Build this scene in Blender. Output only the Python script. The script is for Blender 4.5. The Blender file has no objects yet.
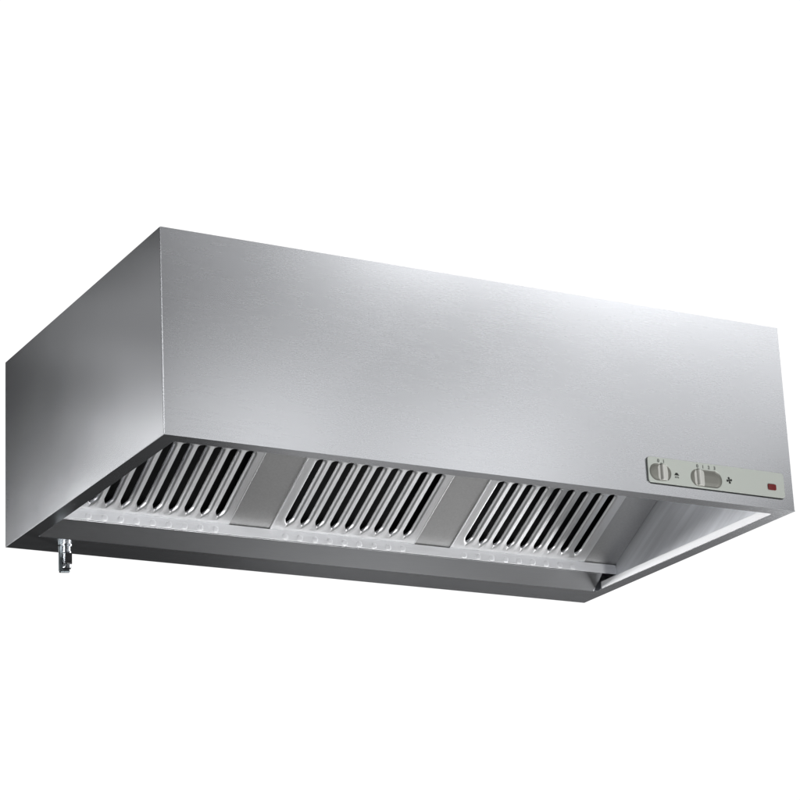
import bpy, bmesh, math, random
from mathutils import Vector, Matrix

random.seed(4)
S = bpy.context.scene
COL = S.collection
R = math.radians

# ------------------------------------------------------------------ camera
cam_data = bpy.data.cameras.new("camera")
cam = bpy.data.objects.new("camera", cam_data)
COL.objects.link(cam)
cam_data.sensor_width = 36.0
cam_data.lens = 114.504
cam_data.shift_x = -0.01522
cam_data.shift_y = 0.09352
cam_data.clip_start = 0.1
cam_data.clip_end = 500.0
cam.matrix_world = Matrix((
    (0.87083430, -0.10456782, -0.48032613, -3.0433979),
    (-0.48930075, -0.27830153, -0.82651862, -6.7222952),
    (-0.04724825, 0.95478470, -0.29351964, -2.4219089),
    (0, 0, 0, 1)))
S.camera = cam

# ------------------------------------------------------------------ studio surround
# A photographer's white backdrop behind the object, a dim room everywhere else.
ROOM = 0.02
FLOOR = 0.015
world = bpy.data.worlds.new("World")
S.world = world
world.use_nodes = True
wn, wl = world.node_tree.nodes, world.node_tree.links
wn.clear()
w_out = wn.new("ShaderNodeOutputWorld")
w_bg = wn.new("ShaderNodeBackground")
w_tc = wn.new("ShaderNodeTexCoord")


def wdot(v):
    n = wn.new("ShaderNodeVectorMath"); n.operation = 'DOT_PRODUCT'
    wl.new(w_tc.outputs['Generated'], n.inputs[0])
    n.inputs[1].default_value = v
    return n.outputs['Value']


def wramp(sock, a, b, lo=0.0, hi=1.0):
    n = wn.new("ShaderNodeMapRange"); n.interpolation_type = 'SMOOTHSTEP'
    wl.new(sock, n.inputs['Value'])
    n.inputs['From Min'].default_value = a; n.inputs['From Max'].default_value = b
    n.inputs['To Min'].default_value = lo; n.inputs['To Max'].default_value = hi
    return n.outputs['Result']


def wmath(op, a, b):
    n = wn.new("ShaderNodeMath"); n.operation = op
    for i, s in enumerate((a, b)):
        if isinstance(s, (int, float)): n.inputs[i].default_value = s
        else: wl.new(s, n.inputs[i])
    return n.outputs[0]


AZ = R(34)
horiz = wdot((math.sin(AZ), math.cos(AZ), 0.0))
up = wdot((0, 0, 1))
back = wmath('MULTIPLY', wramp(horiz, 0.70, 0.80), wramp(up, 0.0, 0.10))
room = wramp(up, -0.35, 0.1, FLOOR, ROOM)
total = wmath('MAXIMUM', wmath('MULTIPLY', back, 1.06), room)
wl.new(total, w_bg.inputs['Color'])
w_bg.inputs['Strength'].default_value = 1.0
wl.new(w_bg.outputs[0], w_out.inputs['Surface'])

# ------------------------------------------------------------------ lamps (unseen softboxes, added and fitted by tone)
LAMPS = [
    # name, position, target, width, height, power
    ("front_softbox", (1.7, -3, 1.0), (0.00, 0.00, 0.40), 0.9, 0.7, 2.69),
    ("front_softbox", (1.7, -3, 1.8), (0.00, 0.00, 0.40), 0.9, 0.7, 0.40),
    ("front_softbox", (1.7, -3, 2.6), (0.00, 0.00, 0.40), 0.9, 0.7, 1.47),
    ("front_softbox", (2.9, -3, 1.0), (1.10, 0.00, 0.40), 0.9, 0.7, 2.85),
    ("front_softbox", (2.9, -3, 1.8), (1.10, 0.00, 0.40), 0.9, 0.7, 0.39),
    ("front_softbox", (2.9, -3, 2.6), (1.10, 0.00, 0.40), 0.9, 0.7, 7.62),
    ("front_softbox", (4.1, -3, 1.0), (2.30, 0.00, 0.40), 0.9, 0.7, 1.50),
    ("front_softbox", (4.1, -3, 1.8), (2.30, 0.00, 0.40), 0.9, 0.7, 1.28),
    ("front_softbox", (4.1, -3, 2.6), (2.30, 0.00, 0.40), 0.9, 0.7, 8.27),
    ("front_softbox", (5.3, -3, 1.8), (2.40, 0.00, 0.40), 0.9, 0.7, 2.28),
    ("front_softbox", (5.3, -3, 2.6), (2.40, 0.00, 0.40), 0.9, 0.7, 5.21),
    ("side_softbox", (-2.2, 3.0, 2.0), (0.00, 0.00, 0.30), 0.7, 0.4, 1.01),
    ("side_softbox", (-2.2, 3.6, 2.0), (0.00, 0.00, 0.30), 0.7, 0.4, 0.22),
    ("side_softbox", (-2.2, 4.2, 1.6), (0.00, 0.00, 0.30), 0.7, 0.4, 0.43),
    ("side_softbox", (-2.2, 4.8, 1.2), (0.00, 0.30, 0.30), 0.7, 0.4, 3.00),
    ("side_softbox", (-2.2, 4.8, 1.6), (0.00, 0.30, 0.30), 0.7, 0.4, 0.89),
    ("side_softbox", (-2.2, 4.8, 2.0), (0.00, 0.30, 0.30), 0.7, 0.4, 0.30),
    ("side_softbox", (-2.2, 4.8, 2.6), (0.00, 0.30, 0.30), 0.7, 0.4, 0.16),
    ("side_softbox", (-2.2, 5.6, 1.2), (0.00, 1.10, 0.30), 0.7, 0.4, 0.78),
    ("side_softbox", (-2.2, 5.6, 2.6), (0.00, 1.10, 0.30), 0.7, 0.4, 0.23),
    ("floor_softbox", (2.6, 1.7, -2.3), (2.00, 0.80, 0.20), 1.2, 1.2, 2.29),
    ("floor_softbox", (2.5, -4, -3.2), (1.20, 0.50, 0.10), 1.2, 1.2, 241.33),
    ("rear_low_softbox", (4.5, 7, -3.4), (1.50, 0.70, 0.00), 1.2, 0.8, 4.10),
    ("rear_low_softbox", (6, 7, -3.4), (1.50, 0.70, 0.00), 1.2, 0.8, 2.67),
    ("rear_low_softbox", (10.5, 7, -2.4), (1.50, 0.70, 0.00), 1.2, 0.8, 1139.08),
    ("side_softbox", (-2.2, 4.8, -0.4), (2.30, 0.50, 0.10), 0.8, 0.6, 129.27),
    ("added_right_low_softbox", (5.5, 0.7, -1.2), (2.00, 0.60, 0.20), 1.2, 1.2, 154.02),
    ("added_right_low_softbox", (5.5, 2, -1.2), (2.00, 0.60, 0.20), 1.2, 1.2, 65.29),
    ("added_ridge_softbox", (-2.4, 0.8, -0.8), (1.00, 0.90, 0.20), 0.8, 0.8, 65.00),  # added lamp, brightens the ridges beside the slots
]


def softbox(name, loc, tgt, w, h, power):
    d = bpy.data.lights.new(name, 'AREA')
    d.shape = 'RECTANGLE'; d.size = w; d.size_y = h; d.energy = power
    o = bpy.data.objects.new(name, d)
    COL.objects.link(o)
    o.location = loc
    o.rotation_euler = (Vector(tgt) - Vector(loc)).to_track_quat('-Z', 'Y').to_euler()
    return o


LAMPS.append(("added_edge_softbox", (-5, -3, 2), (0, 0, 0.4), 1.0, 1.0, 20.0))     # added lamp, only for a glint on the front left fold
for L in LAMPS:
    softbox(*L)

# ------------------------------------------------------------------ exposure
S.view_settings.view_transform = 'Standard'
S.view_settings.look = 'None'
S.view_settings.exposure = 0.0
S.view_settings.gamma = 1.0
S.render.film_transparent = False
S.cycles.max_bounces = 10
S.cycles.glossy_bounces = 8

# ------------------------------------------------------------------ materials


def steel(name, base=(0.705, 0.718, 0.748), rough=0.34, stretch=(1.2, 60, 60), var=0.04, tone=0.02, wobble=0.0, rot=0.0):
    m = bpy.data.materials.new(name)
    m.use_nodes = True
    n, l = m.node_tree.nodes, m.node_tree.links
    b = n['Principled BSDF']
    b.inputs['Metallic'].default_value = 1.0
    b.inputs['Base Color'].default_value = (*base, 1)
    tc = n.new("ShaderNodeTexCoord")
    mp = n.new("ShaderNodeMapping"); mp.inputs['Scale'].default_value = stretch
    m0 = n.new("ShaderNodeMapping"); m0.inputs['Rotation'].default_value = (rot, 0, 0)
    l.new(tc.outputs['Object'], m0.inputs['Vector']); l.new(m0.outputs[0], mp.inputs['Vector'])
    nz = n.new("ShaderNodeTexNoise")
    nz.inputs['Scale'].default_value = 5.0; nz.inputs['Detail'].default_value = 6.0
    nz.inputs['Roughness'].default_value = 0.65
    l.new(mp.outputs[0], nz.inputs['Vector'])
    # larger soft blotches of handling and finish
    n2 = n.new("ShaderNodeTexNoise"); n2.inputs['Scale'].default_value = 5.0; n2.inputs['Detail'].default_value = 3.0
    l.new(tc.outputs['Object'], n2.inputs['Vector'])
    ad = n.new("ShaderNodeMath"); ad.operation = 'MULTIPLY_ADD'
    l.new(n2.outputs[0], ad.inputs[0]); ad.inputs[1].default_value = 0.4; l.new(nz.outputs[0], ad.inputs[2])
    mr = n.new("ShaderNodeMapRange")
    mr.inputs['From Min'].default_value = 0.4; mr.inputs['From Max'].default_value = 1.0
    mr.inputs['To Min'].default_value = rough - var; mr.inputs['To Max'].default_value = rough + var
    l.new(ad.outputs[0], mr.inputs['Value'])
    l.new(mr.outputs[0], b.inputs['Roughness'])
    n3 = n.new("ShaderNodeTexNoise"); n3.inputs['Scale'].default_value = 2.6; n3.inputs['Detail'].default_value = 1.0
    l.new(tc.outputs['Object'], n3.inputs['Vector'])
    wb = n.new("ShaderNodeBump"); wb.inputs['Strength'].default_value = 1.0; wb.inputs['Distance'].default_value = wobble
    l.new(n3.outputs[0], wb.inputs['Height'])
    l.new(wb.outputs[0], b.inputs['Normal'])
    # slight grain in the steel's own tone; painted reflection streaks on the right wall
    mx = n.new("ShaderNodeMapRange")
    mx.inputs['From Min'].default_value = 0.3; mx.inputs['From Max'].default_value = 0.7
    mx.inputs['To Min'].default_value = 1 - tone; mx.inputs['To Max'].default_value = 1 + tone
    l.new(nz.outputs[0], mx.inputs['Value'])
    vm = n.new("ShaderNodeVectorMath"); vm.operation = 'SCALE'
    vm.inputs[0].default_value = base
    l.new(mx.outputs[0], vm.inputs['Scale'])
    l.new(vm.outputs[0], b.inputs['Base Color'])
    return m


def plain(name, base, rough=0.5, metallic=0.0, coat=0.0, grain=0.04):
    m = bpy.data.materials.new(name)
    m.use_nodes = True
    n, l = m.node_tree.nodes, m.node_tree.links
    b = n['Principled BSDF']
    b.inputs['Base Color'].default_value = (*base, 1)
    b.inputs['Metallic'].default_value = metallic
    b.inputs['Coat Weight'].default_value = coat
    nz = n.new("ShaderNodeTexNoise"); nz.inputs['Scale'].default_value = 90.0; nz.inputs['Detail'].default_value = 4.0
    tc = n.new("ShaderNodeTexCoord"); l.new(tc.outputs['Object'], nz.inputs['Vector'])
    mr = n.new("ShaderNodeMapRange")
    mr.inputs['To Min'].default_value = rough - grain; mr.inputs['To Max'].default_value = rough + grain
    l.new(nz.outputs[0], mr.inputs['Value']); l.new(mr.outputs[0], b.inputs['Roughness'])
    return m


M_FRONT = steel("brushed_steel_along", rough=0.27, var=0.016, tone=0.006, wobble=0.0008, stretch=(3, 36, 36))
M_SIDE = steel("brushed_steel_side", rough=0.19, var=0.016, tone=0.008, wobble=0.0008, stretch=(36, 3, 36))
M_FLANGE = steel("folded_steel", rough=0.26, var=0.012, tone=0.012, stretch=(2, 30, 30))
M_INNER = steel("inner_steel", rough=0.36, stretch=(60, 2, 60), var=0.04)
M_FILTER = steel("pressed_filter_steel", base=(0.86, 0.865, 0.875), rough=0.46, stretch=(40, 6, 6))
M_BLANK = steel("blank_plate_steel", base=(0.54, 0.54, 0.54), rough=0.46, stretch=(24, 24, 24), var=0.03, tone=0.07)
M_TRAY = steel("tray_steel", base=(0.60, 0.61, 0.63), rough=0.36, stretch=(3, 40, 40), var=0.015)
M_RAIL = steel("rail_steel", base=(0.87, 0.875, 0.885), rough=0.54, stretch=(3, 40, 40))
M_CHROME = steel("chrome", base=(0.46, 0.48, 0.50), rough=0.22, stretch=(20, 20, 20), var=0.03)
M_DARKSTEEL = steel("dark_steel", base=(0.16, 0.18, 0.19), rough=0.35, stretch=(10, 10, 10))
M_WALL = steel("reflection_streaked_steel", rough=0.50, stretch=(1, 0.12, 3.0), var=0.03, tone=0.16, rot=R(29))  # tone streaks along the slope paint in reflections of the filter slots
M_BLACK = plain("painted_slot_dark", (0.004, 0.004, 0.004), 0.9)  # black colour stands for the darkness inside the filter slots
M_BLACKPL_SHADOW = plain("black_plastic_and_shadow", (0.01, 0.01, 0.011), 0.4)  # plastic of the valve, and the painted shadow strip under the panel
M_PLATE = plain("pale_green_enamel", (0.60, 0.635, 0.59), 0.42, metallic=0.35)
M_KNOB = plain("satin_knob", (0.78, 0.78, 0.74), 0.4, metallic=0.2)
M_RECESS = plain("satin_recess", (0.26, 0.26, 0.235), 0.35, metallic=0.5)
M_INK = plain("dark_print", (0.02, 0.022, 0.02), 0.6)
M_GREYINK = plain("grey_print", (0.13, 0.14, 0.13), 0.6)
M_RED = plain("dark_red_lens", (0.15, 0.005, 0.006), 0.25, coat=0.3)

# ------------------------------------------------------------------ helpers
W, D, H, T = 2.4, 1.35, 0.682, 0.006
BASE = Vector((W / 2, D / 2, 0.0))


def link(name, bm, mat, parent, smooth=False, origin=BASE):
    """bmesh in hood coordinates -> one mesh object parented to the hood or a part"""
    bmesh.ops.recalc_face_normals(bm, faces=bm.faces)
    me = bpy.data.meshes.new(name)
    bm.to_mesh(me); bm.free()
    if smooth:
        for f in me.polygons: f.use_smooth = True
    me.materials.append(mat)
    o = bpy.data.objects.new(name, me)
    COL.objects.link(o)
    o.parent = parent
    me.transform(Matrix.Translation(-Vector(origin)))
    off = Vector(origin) - ORG[parent.name]
    o.location = off
    ORG[o.name] = Vector(origin)
    return o


ORG = {}


def box(bm, x0, x1, y0, y1, z0, z1, bev=0.0, seg=2, upright=False):
    t = bmesh.new()
    vs = [t.verts.new((x, y, z)) for x in (x0, x1) for y in (y0, y1) for z in (z0, z1)]
    for f in ((0, 1, 3, 2), (4, 6, 7, 5), (0, 4, 5, 1), (2, 3, 7, 6), (0, 2, 6, 4), (1, 5, 7, 3)):
        t.faces.new([vs[i] for i in f])
    if bev:
        es = [e for e in t.edges if not upright or abs(e.verts[0].co.z - e.verts[1].co.z) > 0.1]
        bmesh.ops.bevel(t, geom=es, offset=bev, segments=seg, profile=0.5, affect='EDGES')
    merge(bm, t)


def merge(bm, t):
    me = bpy.data.meshes.new("tmp")
    bmesh.ops.recalc_face_normals(t, faces=t.faces)
    t.to_mesh(me); t.free()
    bm.from_mesh(me)
    bpy.data.meshes.remove(me)


def prism(bm, poly, fn, a, b, bev=0.0, seg=2):
    """poly of 2-D points, fn(p, t) -> 3-D, extruded from t=a to t=b"""
    t = bmesh.new()
    lo = [t.verts.new(fn(p, a)) for p in poly]
    hi = [t.verts.new(fn(p, b)) for p in poly]
    n = len(poly)
    t.faces.new(lo); t.faces.new(hi)
    for i in range(n):
        t.faces.new((lo[i], lo[(i + 1) % n], hi[(i + 1) % n], hi[i]))
    if bev:
        bmesh.ops.recalc_face_normals(t, faces=t.faces)
        bmesh.ops.bevel(t, geom=list(t.edges), offset=bev, segments=seg, profile=0.5, affect='EDGES')
    merge(bm, t)


def flat(p, z): return (p[0], p[1], z)
def along_x(p, x): return (x, p[0], p[1])
def along_y(p, y): return (p[0], y, p[1])


def lathe(bm, prof, cx, cy, cz, axis='z', n=28):
    """closed profile of (radius, height)"""
    t = bmesh.new()
    rings = []
    for r, h in prof:
        ring = []
        for i in range(n):
            a = 2 * math.pi * i / n
            if axis == 'z': v = (cx + r * math.cos(a), cy + r * math.sin(a), cz + h)
            else: v = (cx + r * math.cos(a), cy - h, cz + r * math.sin(a))
            ring.append(t.verts.new(v))
        rings.append(ring)
    for k in range(len(rings) - 1):
        for i in range(n):
            j = (i + 1) % n
            t.faces.new((rings[k][i], rings[k][j], rings[k + 1][j], rings[k + 1][i]))
    t.faces.new(rings[0]); t.faces.new(rings[-1])
    merge(bm, t)


# ------------------------------------------------------------------ the hood
hood = bpy.data.objects.new("exhaust_hood", None)
COL.objects.link(hood)
hood.location = BASE
hood.empty_display_size = 0.2
hood['label'] = "long brushed stainless steel kitchen exhaust hood with three slotted grease filters and a control strip"
hood['category'] = "exhaust hood"
ORG[hood.name] = BASE.copy()

FZ = 0.0032      # thickness of the folded rim
FW = 0.055       # width of the folded rim
RY = 1.18        # front edge of the rear gutter floor

bm = bmesh.new(); box(bm, 0, W, 0, T, FZ, H, 0.0022, 1, upright=True); link("front_panel", bm, M_FRONT, hood)
bm = bmesh.new(); box(bm, 0, T, T, D, FZ, H); link("side_panel", bm, M_SIDE, hood)
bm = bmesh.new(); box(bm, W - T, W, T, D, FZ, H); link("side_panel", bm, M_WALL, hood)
bm = bmesh.new(); box(bm, T, W - T, D - T, D, FZ, H, 0.0015); link("back_panel", bm, M_INNER, hood)
bm = bmesh.new(); box(bm, T, W - T, T, D - T, H - T - 0.004, H - 0.004, 0.001); link("top_panel", bm, M_INNER, hood)

# folded rim under the walls, mitred at the corners
bm = bmesh.new()
prism(bm, [(0, 0), (W, 0), (W - FW, FW), (FW, FW)], flat, 0, FZ)
prism(bm, [(FW + 0.0001, FW), (W - FW, FW), (W - FW, FW + 0.002), (FW, FW + 0.002)], flat, 0.0009, 0.03, 0.0005)
link("front_rim", bm, M_FLANGE, hood)
bm = bmesh.new()
prism(bm, [(0, 0), (FW, FW), (FW, RY), (0, D)], flat, 0, FZ)
prism(bm, [(FW, FW + 0.002), (FW + 0.002, FW + 0.002), (FW + 0.002, RY - 0.02), (FW, RY - 0.02)], flat, 0.0009, 0.028, 0.0005)
link("side_rim", bm, M_FLANGE, hood)
bm = bmesh.new()
prism(bm, [(W, 0), (W, D), (W - FW, RY), (W - FW, FW)], flat, 0, FZ)
srim = link("side_rim", bm, M_FLANGE, hood)
bm = bmesh.new()
prism(bm, [(W - FW - 0.003, FW + 0.002), (W - FW, FW + 0.002), (W - FW, RY - 0.04), (W - FW - 0.003, RY - 0.04)], flat, 0.0009, 0.0285, 0.0010)
link("upturned_lip", bm, M_RAIL, srim)
bm = bmesh.new()
prism(bm, [(0, D), (FW, RY), (W - FW, RY), (W, D)], flat, 0, FZ)
link("rear_rim", bm, M_FLANGE, hood)

# sloped lip of the grease gutter along the back
bm = bmesh.new()
prism(bm, [(1.1845, 0.0012), (1.1795, -0.0012), (1.1765, 0.0005), (1.1085, 0.0500), (1.1080, 0.0512), (1.1095, 0.0520), (1.1125, 0.0500), (1.181, 0.0042)],
      along_x, FW + 0.003, 2.330, 0.0006)
box(bm, T + 0.001, W - T - 0.001, 1.215, 1.2175, 0.0036, 0.12)
link("grease_gutter", bm, M_TRAY, hood)

# rail that carries the filters, with a row of pressed dimples under the slots
FILTERS = (0.148, 0.905, 1.651)
FWID = 0.598
PITCH = 0.0604
SLOT0 = 0.0565
bm = bmesh.new()
box(bm, T + 0.001, W - T - 0.001, 1.104, 1.107, 0.0525, 0.089, 0.0008)
for fx in FILTERS:
    for k in range(9):
        cx = fx + SLOT0 + k * PITCH + 0.004
        prof = [(0.0135, -0.0005), (0.012, 0.0002), (0.008, 0.0007), (0.0045, 0.0009), (0.0012, 0.00095)]
        lathe(bm, prof, cx, 1.104, 0.067, axis='y', n=18)
rail = link("filter_rail", bm, M_RAIL, hood)
for f in rail.data.polygons: f.use_smooth = len(f.vertices) == 4 and f.area < 2e-5

# ------------------------------------------------------------------ sloping filter bank
NRM = math.hypot(1, 0.555)
VY, VZ = -1 / NRM, 0.555 / NRM            # up the slope
NY, NZ = -0.555 / NRM, -1 / NRM           # outward, down and forward
O0 = Vector((0, 1.112, 0.0915))


def slope(u, v, n=0.0):
    return Vector((u, O0.y + v * VY + n * NY, O0.z + v * VZ + n * NZ))


def slab(bm, u0, u1, v0, v1, n0, n1, bev=0.0, seg=2):
    t = bmesh.new()
    vs = [t.verts.new(slope(u, v, n)) for u in (u0, u1) for v in (v0, v1) for n in (n0, n1)]
    for f in ((0, 1, 3, 2), (4, 6, 7, 5), (0, 4, 5, 1), (2, 3, 7, 6), (0, 2, 6, 4), (1, 5, 7, 3)):
        t.faces.new([vs[i] for i in f])
    if bev:
        bmesh.ops.recalc_face_normals(t, faces=t.faces)
        bmesh.ops.bevel(t, geom=list(t.edges), offset=bev, segments=seg, profile=0.5, affect='EDGES')
    merge(bm, t)


VB, VT = 0.034, 0.3605      # slot ends
FLEN = 0.402
HR, HO = 0.0156, 0.0280     # slot half width, outer edge of the rolled lip
DEPTH = 0.016


def half_in(v):
    if v <= VB or v >= VT: return 0.0
    if v < VB + 0.030:
        s = (VB + 0.030 - v) / 0.030
        return HR * (1 - s ** 1.7)
    if v > VT - HR:
        s = (v - VT + HR) / HR
        return HR * math.sqrt(max(0, 1 - s * s))
    return HR


def half_out(v):
    a, b = VB - 0.016, VT + 0.010
    if v <= a or v >= b: return 0.0
    if v < VB + 0.040:
        s = (VB + 0.040 - v) / (VB + 0.040 - a)
        return HO * (1 - s ** 1.8) ** 0.8
    if v > b - HO:
        s = (v - b + HO) / HO
        return HO * math.sqrt(max(0, 1 - s * s))
    return HO


def roll(u, v):
    """how far the pressed sheet dips inward at offset u from a slot's centre line"""
    hi, ho = half_in(v), half_out(v)
    if ho <= 0 or u >= ho: return 0.0
    t = 1 - (u - hi) / max(ho - hi, 1e-6)
    t = min(max(t, 0), 1)
    d = DEPTH * (1 - math.sqrt(max(0, 1 - (0.97 * t) ** 2)))
    fade = min((v - VB + 0.016) / 0.018, (VT + 0.010 - v) / 0.011, 1.0)
    return d * max(fade, 0)


def filter_sheet(fx):
    t = bmesh.new()
    rows = [0.0035, 0.010, 0.016]
    v = 0.018
    while v < 0.080: rows.append(v); v += 0.0025
    while v < 0.335: rows.append(v); v += 0.012
    v = 0.335
    while v < 0.373: rows.append(v); v += 0.0016
    rows += [0.380, 0.390, FLEN - 0.0035]
    cs = [fx + SLOT0 + k * PITCH for k in range(9)]
    NC = 22
    made = {}

    def V(u, v, n):
        key = (round(u, 6), round(v, 6))
        if key not in made: made[key] = t.verts.new(slope(u, v, n))
        return made[key]

    for land in range(10):
        grid = []
        for v in rows:
            h = half_in(v)
            ul = cs[land - 1] + h if land > 0 else fx + 0.004
            ur = cs[land] - h if land < 9 else fx + FWID - 0.004
            line = []
            for c in range(NC + 1):
                s = c / NC
                u = ul + (ur - ul) * s
                dip = 0.0
                if land > 0: dip = max(dip, roll(u - cs[land - 1], v))
                if land < 9:
                    dip = max(dip, 0.16 * roll(cs[land] - u, v))
                    if land > 0 and half_out(v) > 0:      # the land leans gently back towards the next slot
                        k = (u - cs[land - 1] - HR) / (PITCH - 2 * HR)
                        dip = max(dip, 0.0032 * max(0.0, min(1.0, (k - 0.42) / 0.58)) * half_out(v) / HO)
                line.append(V(u, v, 0.004 - dip))
            grid.append(line)
        for r in range(len(rows) - 1):
            for c in range(NC):
                q = [grid[r][c], grid[r][c + 1], grid[r + 1][c + 1], grid[r + 1][c]]
                q = list(dict.fromkeys(q))
                if len(q) >= 3:
                    try: t.faces.new(q)
                    except ValueError: pass
    bmesh.ops.recalc_face_normals(t, faces=t.faces)
    return t


for i, fx in enumerate(FILTERS):
    bm = filter_sheet(fx)
    f = link("grease_filter", bm, M_FILTER, hood, smooth=True)
    bm = bmesh.new()
    slab(bm, fx + 0.0005, fx + 0.006, 0.0, FLEN, -0.031, 0.0045, 0.0015)
    slab(bm, fx + FWID - 0.006, fx + FWID - 0.0005, 0.0, FLEN, -0.031, 0.0045, 0.0015)
    slab(bm, fx + 0.006, fx + FWID - 0.006, 0.0, 0.005, -0.031, 0.0045, 0.0015)
    slab(bm, fx + 0.006, fx + FWID - 0.006, FLEN - 0.005, FLEN, -0.031, 0.0045, 0.0015)
    link("filter_frame", bm, M_FILTER, f)
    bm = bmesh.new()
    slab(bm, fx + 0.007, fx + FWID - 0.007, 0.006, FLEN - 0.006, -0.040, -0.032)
    link("slot_dark_backing", bm, M_BLACK, f)

# blank plates beside and above the filters
edges = [T + 0.001] + [e for fx in FILTERS for e in (fx - 0.001, fx + FWID + 0.001)] + [W - T - 0.001]
for i in range(0, 8, 2):
    bm = bmesh.new(); slab(bm, edges[i], edges[i + 1], -0.004, FLEN, -0.004, 0.0015, 0.0008)
    link("blank_plate", bm, M_BLANK, hood)
bm = bmesh.new(); slab(bm, T + 0.001, W - T - 0.001, FLEN + 0.002, 1.20, -0.004, 0.0015, 0.0008)
link("upper_plate", bm, M_FILTER, hood)

# ------------------------------------------------------------------ control strip
PX0, PX1, PZ0, PZ1 = 1.782, 2.357, 0.0405, 0.1315
YF = -0.0075


def rrect(x0, x1, z0, z1, r, n=8):
    pts = []
    for cx, cz, a0 in ((x1 - r, z0 + r, -90), (x1 - r, z1 - r, 0), (x0 + r, z1 - r, 90), (x0 + r, z0 + r, 180)):
        for k in range(n + 1):
            a = R(a0 + 90 * k / n)
            pts.append((cx + r * math.cos(a), cz + r * math.sin(a)))
    return pts


def from_curve(loops, depth, bevel):
    """flat outline with holes -> mesh lying in XZ, thickness +-depth about y=0"""
    cu = bpy.data.curves.new("tmp", 'CURVE')
    cu.dimensions = '2D'; cu.fill_mode = 'BOTH'; cu.extrude = depth; cu.bevel_depth = bevel; cu.bevel_resolution = 1
    cu.offset = -bevel
    for L in loops:
        sp = cu.splines.new('POLY'); sp.points.add(len(L) - 1); sp.use_cyclic_u = True
        for p, q in zip(sp.points, L): p.co = (q[0], q[1], 0, 1)
    o = bpy.data.objects.new("tmp", cu); COL.objects.link(o)
    dg = bpy.context.evaluated_depsgraph_get()
    me = bpy.data.meshes.new_from_object(o.evaluated_get(dg))
    bpy.data.objects.remove(o); bpy.data.curves.remove(cu)
    t = bmesh.new(); t.from_mesh(me); bpy.data.meshes.remove(me)
    bmesh.ops.rotate(t, verts=t.verts, cent=(0, 0, 0), matrix=Matrix.Rotation(R(90), 3, 'X'))
    return t


K1 = (1.832, 0.079, 0.0445, 0.0300)      # centre x, z, half width, half height
K2 = (2.023, 0.0765, 0.0660, 0.0305)


def pill(k, grow=0.0):
    return rrect(k[0] - k[2] - grow, k[0] + k[2] + grow, k[1] - k[3] - grow, k[1] + k[3] + grow, k[3] + grow - 0.0001, 12)


LED = (2.301, 0.0755, 0.0175, 0.0105)
plate_bm = from_curve([rrect(PX0, PX1, PZ0, PZ1, 0.012), pill(K1), pill(K2)], 0.0026, 0.0005)
bmesh.ops.translate(plate_bm, verts=plate_bm.verts, vec=(0, -0.0040, 0))
panel = link("control_panel", plate_bm, M_PLATE, hood)
shadow_bm = from_curve([rrect(PX0 + 0.001, PX1 - 0.001, PZ0 - 0.0035, PZ1 - 0.004, 0.012)], 0.0006, 0.0003)  # dark strip put in as the shadow line below the panel
bmesh.ops.translate(shadow_bm, verts=shadow_bm.verts, vec=(0, -0.0010, 0))
link("panel_shadow_strip", shadow_bm, M_BLACKPL_SHADOW, panel)

for k, frac in ((K1, 0.56), (K2, 0.24)):
    # dished track: rows of shrinking pills going inward
    t = bmesh.new()
    rings = []
    for g, y in ((0.0008, -0.0064), (-0.004, -0.0044), (-0.010, -0.0030), (-0.018, -0.0023)):
        n = 12
        L = rrect(k[0] - k[2] - g, k[0] + k[2] + g, k[1] - k[3] - g, k[1] + k[3] + g, k[3] + g - 0.0001, n)
        rings.append([t.verts.new((p[0], y, p[1])) for p in L])
    m = len(rings[0])
    for a in range(len(rings) - 1):
        for i in range(m):
            j = (i + 1) % m
            t.faces.new((rings[a][i], rings[a][j], rings[a + 1][j], rings[a + 1][i]))
    t.faces.new(rings[-1])
    tr = link("knob_recess", t, M_RECESS, panel)
    # sliding thumb: a rounded block with a raised grip ridge
    x = k[0] - k[2] + 2 * k[2] * frac
    hh = k[3] - 0.003
    bm = bmesh.new()
    prism(bm, [(x - 0.012, -0.0025), (x - 0.0045, -0.0060), (x - 0.0015, -0.0150), (x + 0.0015, -0.0175), (x + 0.0065, -0.0160),
               (x + 0.014, -0.0110), (x + 0.022, -0.0065), (x + 0.030, -0.0025)], lambda p, z: (p[0], p[1], z), k[1] - hh, k[1] + hh, 0.0010)
    link("switch_knob", bm, M_KNOB, panel)

bm = bmesh.new()
t = from_curve([rrect(LED[0] - LED[2], LED[0] + LED[2], LED[1] - LED[3], LED[1] + LED[3], 0.004)], 0.0015, 0.0012)
bmesh.ops.translate(t, verts=t.verts, vec=(0, YF - 0.0012, 0)); merge(bm, t)
link("indicator_lamp", bm, M_RED, panel)


def text_mesh(body, x, z, size):
    cu = bpy.data.curves.new("tmp", 'FONT'); cu.body = body; cu.size = size; cu.align_x = 'CENTER'; cu.align_y = 'CENTER'
    cu.extrude = 0.0003; cu.offset = 0.0004
    o = bpy.data.objects.new("tmp", cu); COL.objects.link(o)
    me = bpy.data.meshes.new_from_object(o.evaluated_get(bpy.context.evaluated_depsgraph_get()))
    bpy.data.objects.remove(o); bpy.data.curves.remove(cu)
    t = bmesh.new(); t.from_mesh(me); bpy.data.meshes.remove(me)
    bmesh.ops.rotate(t, verts=t.verts, cent=(0, 0, 0), matrix=Matrix.Rotation(R(90), 3, 'X'))
    bmesh.ops.translate(t, verts=t.verts, vec=(x, -0.00785, z))
    return t


for s, x, z in (("0", 1.826, 0.1185), ("1", 1.848, 0.1185), ("0", 1.988, 0.1175), ("1", 2.0115, 0.117), ("2", 2.036, 0.117), ("3", 2.0605, 0.117)):
    link("position_number", text_mesh(s, x, z, 0.016), M_GREYINK, panel)

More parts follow.
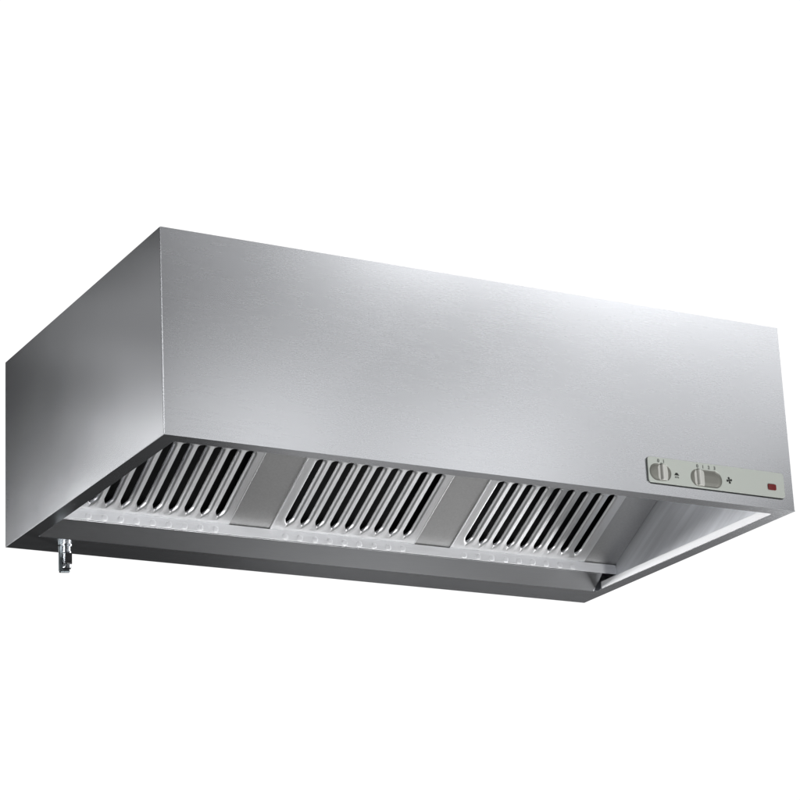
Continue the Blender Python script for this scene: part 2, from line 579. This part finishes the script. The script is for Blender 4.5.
# lamp symbol beside the first switch
bm = bmesh.new()
cx, cz = 1.8985, 0.0745
pr = lambda p, y: (p[0], y, p[1])
prism(bm, [(cx - 0.010, cz), (cx + 0.010, cz), (cx + 0.0035, cz + 0.009), (cx - 0.0035, cz + 0.009)], pr, -0.0081, -0.0074)
for dx in (-0.007, 0.0, 0.007):
    prism(bm, [(cx + dx - 0.0012, cz - 0.010), (cx + dx + 0.0012, cz - 0.010), (cx + dx * 0.7 + 0.0012, cz - 0.004), (cx + dx * 0.7 - 0.0012, cz - 0.004)], pr, -0.0081, -0.0074)
link("lamp_symbol", bm, M_INK, panel)
# four-bladed fan symbol beside the second switch
bm = bmesh.new()
cx, cz = 2.1195, 0.0805
for a in range(4):
    A = R(90 * a + 12)
    pts = []
    for rr, da in ((0.001, -0.7), (0.006, -0.55), (0.0105, -0.45), (0.0125, 0.02), (0.0105, 0.46), (0.006, 0.5), (0.001, 0.7)):
        pts.append((cx + rr * math.cos(A + da), cz + rr * math.sin(A + da)))
    prism(bm, pts, pr, -0.0081 - a * 0.00003, -0.0074)
link("fan_symbol", bm, M_INK, panel)

# ------------------------------------------------------------------ drain valve under the rear gutter
VX, VYY = 0.190, 1.262
bm = bmesh.new()
lathe(bm, [(0.013, -0.024), (0.015, -0.022), (0.015, -0.004), (0.020, -0.0035), (0.020, 0.0005)], VX, VYY, 0.0)
lathe(bm, [(0.009, -0.082), (0.0165, -0.082), (0.0175, -0.078), (0.0175, -0.070), (0.015, -0.067), (0.015, -0.030), (0.0175, -0.027), (0.0175, -0.022), (0.010, -0.0215)], VX, VYY, 0.0)
valve = link("drain_valve", bm, M_CHROME, hood, smooth=False)
bm = bmesh.new()
box(bm, VX - 0.010, VX + 0.013, VYY - 0.024, VYY - 0.0145, -0.070, -0.030, 0.002)
link("valve_body", bm, M_BLACKPL_SHADOW, valve)
bm = bmesh.new()
prism(bm, [(VX - 0.027, -0.002), (VX - 0.016, -0.002), (VX - 0.016, -0.087), (VX + 0.010, -0.086), (VX + 0.012, -0.095), (VX - 0.023, -0.098), (VX - 0.027, -0.094)],
      along_y, VYY - 0.006, VYY + 0.006, 0.0015)
link("valve_lever", bm, M_DARKSTEEL, valve)
